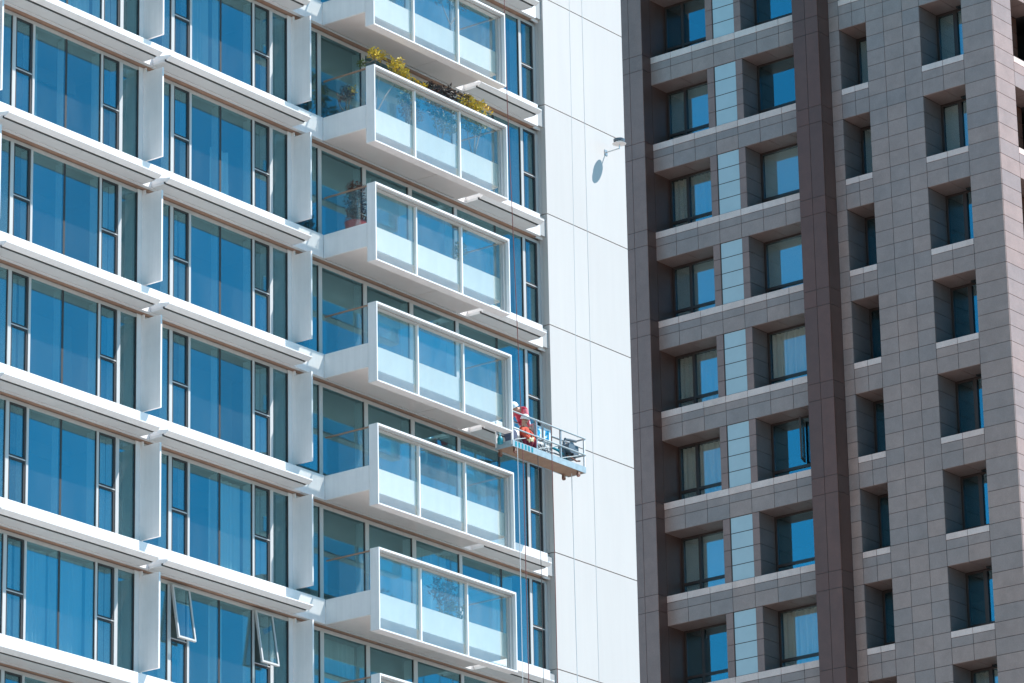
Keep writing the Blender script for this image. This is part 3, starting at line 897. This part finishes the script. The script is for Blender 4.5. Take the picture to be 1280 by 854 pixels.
# ------------------------------------------------------------------ people
def person(base, joints, edges, regions, label, rz, helmet, helm_mat, head, face_dir):
    root = empty("person", base, rz)
    tag(root, label, "person")
    names = list(joints)
    me = bpy.data.meshes.new("body")
    me.from_pydata([joints[n][0] for n in names], [(names.index(a), names.index(b)) for a, b in edges], [])
    tmp = bpy.data.objects.new("tmp", me); COL.objects.link(tmp)
    md = tmp.modifiers.new("skin", 'SKIN')
    for i, n in enumerate(names):
        sv = me.skin_vertices[0].data[i]
        r = joints[n][1]
        sv.radius = r if isinstance(r, tuple) else (r, r)
        sv.use_root = (n == "pelvis")
    sb = tmp.modifiers.new("sub", 'SUBSURF'); sb.levels = 2; sb.render_levels = 2
    bpy.context.view_layer.update()
    ev = tmp.evaluated_get(bpy.context.evaluated_depsgraph_get())
    bme = bpy.data.meshes.new_from_object(ev)
    bpy.data.objects.remove(tmp)
    bme.name = "body"
    mats = []
    for f_ in regions.values():
        if f_ not in mats: mats.append(f_)
    bme.materials.clear()
    for m in mats: bme.materials.append(MATS[m])
    segs = [(Vector(joints[a][0]), Vector(joints[b][0]), regions.get(b) or regions.get(a)) for a, b in edges if (b in regions or a in regions)]
    for p in bme.polygons:
        c = p.center; best = None
        for a, b, m in segs:
            ab = b - a; t = max(0, min(1, (c - a).dot(ab) / max(1e-9, ab.dot(ab))))
            d = (a + ab * t - c).length
            if best is None or d < best[0]: best = (d, m)
        p.material_index = mats.index(best[1]); p.use_smooth = True
    link("body", bme, root)
    H = Vector(head); F = Vector(face_dir).normalized(); S = F.cross(Vector((0, 0, 1))).normalized(); U = S.cross(F)
    bh = bmesh.new(); bmesh.ops.create_uvsphere(bh, u_segments=20, v_segments=12, radius=1)
    for v in list(bh.verts):
        if v.co.z < -0.12: v.co.z = -0.12; v.co.x *= 1.12; v.co.y *= 1.12
        q = v.co
        v.co = H + S * q.x * 0.115 + F * q.y * 0.135 + U * (q.z * 0.13 + 0.055)
    hm_ = bpy.data.meshes.new(helmet); bh.to_mesh(hm_); bh.free(); hm_.materials.append(MATS[helm_mat]); hm_.shade_smooth()
    link(helmet, hm_, root)
    for sgn in (-1, 1):
        q = H + F * 0.092 + S * 0.033 * sgn + U * 0.012
        MB().lathe([(0.004, -0.011), (0.013, 0.0), (0.004, 0.011)], q.x, q.y, 8).build("eye", "eye", root, (0, 0, q.z))
        q = H + S * 0.082 * sgn
        MB().tube([q - U * 0.03, q + U * 0.03], 0.014, 6).build("ear", "skin", root)
    q = H + F * 0.10 - U * 0.015
    MB().tube([q + U * 0.03, q - U * 0.012 + F * 0.02], 0.010, 6, r2=0.018).build("nose", "skin", root)
    q = H + F * 0.090 - U * 0.055
    MB().tube([q - S * 0.025, q + S * 0.025], 0.007, 6).build("mouth", "cloth_maroon", root)
    return root

def fingers(J, E, RG, hand, prefix, d, spread, m):
    """five short chains growing from the palm"""
    d = Vector(d).normalized(); sp = Vector(spread).normalized()
    h = Vector(J[hand][0])
    for i, L_ in enumerate((0.062, 0.078, 0.083, 0.076, 0.058)):
        off = sp * (i - 2) * 0.02
        if i == 0:
            a = h + sp * -0.035 + d * 0.015; b_ = a + (d * 0.6 - sp).normalized() * 0.045
        else:
            a = h + off + d * 0.055; b_ = a + d * L_ * 0.55 + Vector((0, 0, -0.018))
        J[prefix + "a%d" % i] = (tuple(a), 0.010); J[prefix + "b%d" % i] = (tuple(b_), 0.008)
        E.append((hand, prefix + "a%d" % i)); E.append((prefix + "a%d" % i, prefix + "b%d" % i))
        RG[prefix + "a%d" % i] = m; RG[prefix + "b%d" % i] = m

# worker leaning forward at the left end (local: x along cradle, facing -x, y into the building)
J1 = {"pelvis": ((0.16, 0, 0.84), (0.15, 0.13)), "waist": ((0.08, 0, 0.98), 0.145), "chest": ((0.0, 0, 1.16), (0.165, 0.15)), "neckbase": ((-0.14, 0, 1.21), 0.10),
      "neck": ((-0.20, 0, 1.20), 0.06), "head": ((-0.29, 0, 1.19), (0.085, 0.10)), "crown": ((-0.35, 0, 1.25), 0.075),
      "hipL": ((0.15, -0.10, 0.78), 0.105), "kneeL": ((0.05, -0.11, 0.42), 0.07), "ankleL": ((0.13, -0.11, 0.09), 0.045), "toeL": ((-0.06, -0.12, 0.035), 0.04),
      "hipR": ((0.17, 0.10, 0.78), 0.105), "kneeR": ((0.16, 0.11, 0.42), 0.07), "ankleR": ((0.24, 0.11, 0.09), 0.045), "toeR": ((0.06, 0.12, 0.035), 0.04),
      "shL": ((-0.09, -0.19, 1.19), 0.075), "elL": ((-0.10, -0.25, 0.92), 0.05), "wrL": ((0.02, -0.22, 0.74), 0.034), "hdL": ((0.05, -0.22, 0.68), (0.042, 0.026)),
      "shR": ((-0.09, 0.19, 1.19), 0.075), "elR": ((-0.20, 0.27, 0.95), 0.05), "wrR": ((-0.36, 0.22, 0.88), 0.034), "hdR": ((-0.43, 0.21, 0.86), (0.042, 0.026))}
E1 = [("pelvis", "waist"), ("waist", "chest"), ("chest", "neckbase"), ("neckbase", "neck"), ("neck", "head"), ("head", "crown"),
      ("pelvis", "hipL"), ("hipL", "kneeL"), ("kneeL", "ankleL"), ("ankleL", "toeL"), ("pelvis", "hipR"), ("hipR", "kneeR"), ("kneeR", "ankleR"), ("ankleR", "toeR"),
      ("chest", "shL"), ("shL", "elL"), ("elL", "wrL"), ("wrL", "hdL"), ("chest", "shR"), ("shR", "elR"), ("elR", "wrR"), ("wrR", "hdR")]
R1 = {"waist": "cloth_red", "chest": "cloth_red", "neckbase": "cloth_red", "neck": "skin", "head": "skin", "crown": "skin", "hipL": "cloth_blue", "kneeL": "cloth_blue", "ankleL": "cloth_blue",
      "toeL": "shoe", "hipR": "cloth_blue", "kneeR": "cloth_blue", "ankleR": "cloth_blue", "toeR": "shoe", "shL": "cloth_red", "elL": "cloth_pink", "wrL": "cloth_pink", "hdL": "glove",
      "shR": "cloth_red", "elR": "cloth_pink", "wrR": "cloth_pink", "hdR": "glove"}
fingers(J1, E1, R1, "hdL", "fl", (0.4, 0, -1), (0, 1, 0), "glove")
fingers(J1, E1, R1, "hdR", "fr", (-1, 0, -0.2), (0, 1, 0), "glove")
for n_ in J1: J1[n_] = (tuple(c * 1.0 for c in J1[n_][0]), J1[n_][1])
person(on_left((6.95, -0.98, -11.86)), J1, E1, R1, "worker in red jacket and pale blue trousers bending at the left end of cradle", math.pi / 2 - AL,
       "helmet", "sign_white", (-0.31, 0, 1.21), (-0.8, 0, -0.6))
# worker crouching, white helmet, orange red clothes
J2 = {"pelvis": ((0.10, 0.02, 0.26), (0.15, 0.13)), "waist": ((0.06, 0.01, 0.40), 0.14), "chest": ((0.0, 0, 0.58), (0.17, 0.14)), "neckbase": ((-0.03, -0.01, 0.72), 0.09),
      "neck": ((-0.04, -0.02, 0.78), 0.06), "head": ((-0.05, -0.045, 0.87), (0.082, 0.098)), "crown": ((-0.05, -0.045, 0.95), 0.075),
      "hipL": ((0.06, -0.09, 0.25), 0.10), "kneeL": ((-0.20, -0.13, 0.50), 0.068), "ankleL": ((-0.16, -0.12, 0.09), 0.045), "toeL": ((-0.32, -0.13, 0.035), 0.04),
      "hipR": ((0.14, -0.08, 0.24), 0.10), "kneeR": ((0.26, -0.16, 0.42), 0.068), "ankleR": ((0.30, -0.13, 0.09), 0.045), "toeR": ((0.44, -0.17, 0.035), 0.04),
      "shL": ((-0.17, -0.03, 0.64), 0.07), "elL": ((-0.25, -0.14, 0.44), 0.05), "wrL": ((-0.10, -0.22, 0.34), 0.034), "hdL": ((-0.04, -0.235, 0.32), (0.042, 0.026)),
      "shR": ((0.16, -0.03, 0.64), 0.07), "elR": ((0.23, -0.15, 0.45), 0.05), "wrR": ((0.09, -0.23, 0.36), 0.034), "hdR": ((0.03, -0.24, 0.34), (0.042, 0.026))}
R2 = {n: "cloth_orange" for n in J2}
for n in ("hipL", "kneeL", "ankleL", "hipR", "kneeR", "ankleR", "pelvis"): R2[n] = "cloth_maroon"
for n in J2: J2[n] = (tuple(c * 0.93 for c in J2[n][0]), J2[n][1])
for n in ("neck", "head", "crown"): R2[n] = "skin"
for n in ("toeL", "toeR"): R2[n] = "shoe"
for n in ("hdL", "hdR"): R2[n] = "glove"
E2 = list(E1[:22])
fingers(J2, E2, R2, "hdL", "fl", (0.8, -0.3, -0.3), (0, 0.3, 1), "glove")
fingers(J2, E2, R2, "hdR", "fr", (-0.8, -0.3, -0.3), (0, 0.3, -1), "glove")
person(on_left((6.76, -1.20, -11.86)), J2, E2, R2, "worker in white helmet and orange red clothes crouching low on the cradle", math.pi / 2 - AL,
       "helmet", "helmet_white", (-0.047, -0.047, 0.83), (-0.2, -0.9, -0.25))

# ------------------------------------------------------------------ plants on the balconies
def plant(name, s, Y, k, pot, stems, clumps, label, leaf=0.07, n=220, seed=1, pot_mat="pot_white", pot_r=0.17, pot_h=0.42):
    """pot on the balcony floor, stems as tubes, leaf clumps: (x, y, z, rx, ry, rz, material)"""
    rr = random.Random(seed)
    base = on_left((s, Y, -FL * k - 1.437))
    root = empty(name, base, math.pi / 2 - AL)
    tag(root, label, "potted plant", "potted plants on the balconies")
    MB().lathe([(pot_r * 0.72, 0), (pot_r, pot_h), (pot_r * 1.05, pot_h + 0.02), (pot_r * 0.85, pot_h + 0.02), (pot_r * 0.8, pot_h - 0.06)], 0, 0, 18).build("pot", pot_mat, root, smooth=False)
    st = MB()
    for pts in stems: st.tube(pts, 0.022, 5, r2=0.008)
    # twigs into every clump
    for c in clumps:
        for _ in range(4):
            tip = (c[0] + rr.uniform(-.7, .7) * c[3], c[1] + rr.uniform(-.7, .7) * c[4], c[2] + rr.uniform(-.5, .6) * c[5])
            src = min((p for pts in stems for p in pts), key=lambda p: (Vector(p) - Vector(c[:3])).length)
            st.tube([src, ((src[0] + tip[0]) / 2, (src[1] + tip[1]) / 2, (src[2] + tip[2]) / 2 - 0.03), tip], 0.010, 4, r2=0.004)
    st.build("stem", "bark", root)
    ms = []
    for c in clumps:
        if c[6] not in ms: ms.append(c[6])
    fo = MB()
    n = int(n * 1.2); leaf *= 1.15
    tot = sum(c[3] * c[5] for c in clumps)
    for c in clumps:
        for _ in range(max(12, int(n * c[3] * c[5] / tot))):
            while True:
                q = Vector((rr.uniform(-1, 1), rr.uniform(-1, 1), rr.uniform(-1, 1)))
                if q.length < 1 and rr.random() < 0.35 + q.length: break
            p = Vector((c[0] + q.x * c[3], c[1] + q.y * c[4], c[2] + q.z * c[5]))
            d = Vector((rr.gauss(0, 1), rr.gauss(0, 1), rr.gauss(0.2, .7))).normalized()
            sd = d.cross(Vector((rr.gauss(0, 1), rr.gauss(0, 1), rr.gauss(0, 1)))).normalized()
            nn = d.cross(sd)
            L_ = leaf * rr.uniform(0.7, 1.35); W_ = L_ * 0.42
            fo.poly([p, p + d * L_ * .5 + sd * W_ * .5 + nn * L_ * .06, p + d * L_ - nn * L_ * .1, p + d * L_ * .5 - sd * W_ * .5 + nn * L_ * .06], [(0, 1, 2, 3)], ms.index(c[6]))
    fo.build("foliage", ms, root)
    return root

# floor 1: the planted balcony (frame top at z = -3.2; floor at 1.44 below it)
plant("leggy_shrub", 0.95, -0.95, 1, "", [[(0, 0, .4), (-.05, 0, .9), (.02, .0, 1.5), (.1, .05, 2.1)], [(0, 0, .4), (.12, .05, 1.0), (.3, .1, 1.6), (.42, .1, 2.2)], [(0, 0, .5), (.3, -.1, 1.1), (.75, -.1, 1.65), (.95, -.1, 2.0)]],
      [(.0, 0, 2.22, .2, .16, .15, "leaf_yellow"), (.35, .1, 2.3, .22, .16, .14, "leaf_yellow"), (.85, -.05, 2.16, .26, .2, .2, "leaf_yellow"), (1.05, -.1, 1.95, .2, .2, .16, "leaf_yellow"), (-.3, .2, 1.9, .14, .1, .1, "leaf_green")],
      "leggy shrub with sparse yellow green tufts above the rail of planted balcony", n=420, leaf=.085, seed=3)
plant("flowering_shrub", 2.25, -1.05, 1, "", [[(0, 0, .4), (-.1, 0, 1.1), (-.3, 0, 1.75)], [(0, 0, .4), (.15, 0, 1.2), (.3, 0, 1.8)], [(0, 0, .4), (.0, 0, 1.2), (-.1, 0, 1.7)]],
      [(-.35, 0, 1.95, .26, .2, .18, "leaf_yellow"), (-.2, -.1, 1.82, .18, .14, .12, "leaf_gold"), (.4, -.05, 1.84, .34, .12, .10, "leaf_gold"), (.0, 0, 1.4, .5, .2, .4, "leaf_green"), (.1, 0, 1.0, .5, .2, .3, "leaf_dark")],
      "shrub with bright golden yellow blossoms leaning over the rail of planted balcony", n=640, leaf=.08, seed=5)
plant("dark_leaved_shrub", 3.55, -1.05, 1, "", [[(0, 0, .4), (-.2, 0, 1.0), (-.4, 0, 1.85)], [(0, 0, .4), (.2, 0, 1.0), (.35, 0, 1.9)]],
      [(-.3, 0, 1.93, .38, .2, .17, "leaf_dark"), (.35, 0, 1.98, .42, .2, .2, "leaf_dark"), (.0, 0, 1.5, .6, .22, .4, "leaf_dark"), (.2, 0, 1.1, .5, .2, .3, "leaf_green"), (-.4, -.1, 1.8, .2, .1, .1, "leaf_red")],
      "shrub with round dark maroon leaves over the rail of planted balcony", n=900, leaf=.095, seed=6)
plant("yellow_green_shrub", 4.95, -1.05, 1, "", [[(0, 0, .4), (-.2, 0, 1.0), (-.3, 0, 1.6)], [(0, 0, .4), (.2, 0, 1.0), (.45, 0, 1.6)], [(0, 0, .4), (.1, 0, 1.2), (.1, 0, 1.7)]],
      [(-.2, 0, 2.02, .36, .2, .22, "leaf_yellow"), (.35, 0, 1.98, .40, .2, .22, "leaf_yellow"), (-.1, -.05, 1.9, .22, .1, .12, "leaf_gold"), (-.35, 0, 2.06, .25, .15, .15, "leaf_dark"), (.0, 0, 1.5, .6, .22, .35, "leaf_green")],
      "bushy yellow green shrub at the right end of planted balcony", n=900, leaf=.08, seed=8)
plant("bare_branched_plant", 0.42, -0.45, 1, "", [[(0, 0, .4), (-.02, 0, .8), (-.1, 0, 1.25)], [(0, 0, .4), (.1, 0, .9), (.25, .05, 1.2)], [(0, 0, .5), (-.14, .1, .7), (-.3, .1, 1.0)]],
      [(.05, 0, 1.1, .2, .15, .2, "leaf_dark"), (.25, 0, 1.2, .12, .1, .14, "leaf_gold"), (-.2, 0, .9, .12, .1, .1, "leaf_red")],
      "thin branched plant in a white pot behind side glass of planted balcony", n=150, leaf=.09, seed=9)
# floor 0: small tree in a white pot
plant("potted_tree", 4.15, -1.0, 0, "", [[(0, 0, .4), (-.02, 0, .8), (.05, 0, 1.3)], [(-.02, 0, .8), (-.25, 0, 1.1), (-.5, 0, 1.5)], [(-.02, 0, .85), (.25, 0, 1.2), (.45, 0, 1.5)]],
      [(-.4, 0, 1.5, .35, .2, .25, "leaf_red"), (.3, 0, 1.55, .4, .2, .25, "leaf_red"), (0, 0, 1.7, .4, .2, .2, "leaf_green")],
      "small bare twigged tree in white pot behind topmost balcony glass", n=160, leaf=.08, seed=10, pot_h=.56)
# floor 2
plant("bushy_potted_plant", 0.62, -0.55, 2, "", [[(0, 0, .4), (0, 0, .9), (.05, 0, 1.4)], [(0, 0, .4), (.15, 0, .9), (.2, 0, 1.3)]],
      [(.0, 0, 1.70, .28, .2, .16, "leaf_red"), (.0, 0, 1.25, .30, .25, .40, "leaf_dark"), (.05, 0, .95, .32, .25, .22, "leaf_red")],
      "dark bushy plant in red pot at left end of a balcony", n=900, leaf=.07, seed=12, pot_mat="pot_red", pot_r=.28, pot_h=.74)
plant("round_topped_plant", 4.55, -0.85, 2, "", [[(0, 0, .4), (0, 0, .9), (.05, 0, 1.5)]],
      [(.02, 0, 1.72, .26, .2, .17, "leaf_red"), (0, 0, 1.0, .2, .2, .3, "leaf_green")],
      "round dark red topped plant peeping over the right part of balcony rail", n=420, leaf=.07, seed=13)
# floor 5
plant("spiky_potted_plant", 3.9, -0.7, 5, "", [[(0, 0, .4), (0, 0, .9), (.05, 0, 1.5)], [(0, 0, .5), (.3, 0, 1.0), (.5, 0, 1.3)], [(0, 0, .5), (-.3, 0, 1.0), (-.5, 0, 1.3)]],
      [(0, 0, 1.3, .5, .25, .4, "leaf_dark"), (.3, 0, .8, .4, .2, .3, "leaf_green")],
      "spiky dark plant in clay pot behind glass of lowest full balcony", n=260, leaf=.12, seed=14, pot_mat="pot_clay")
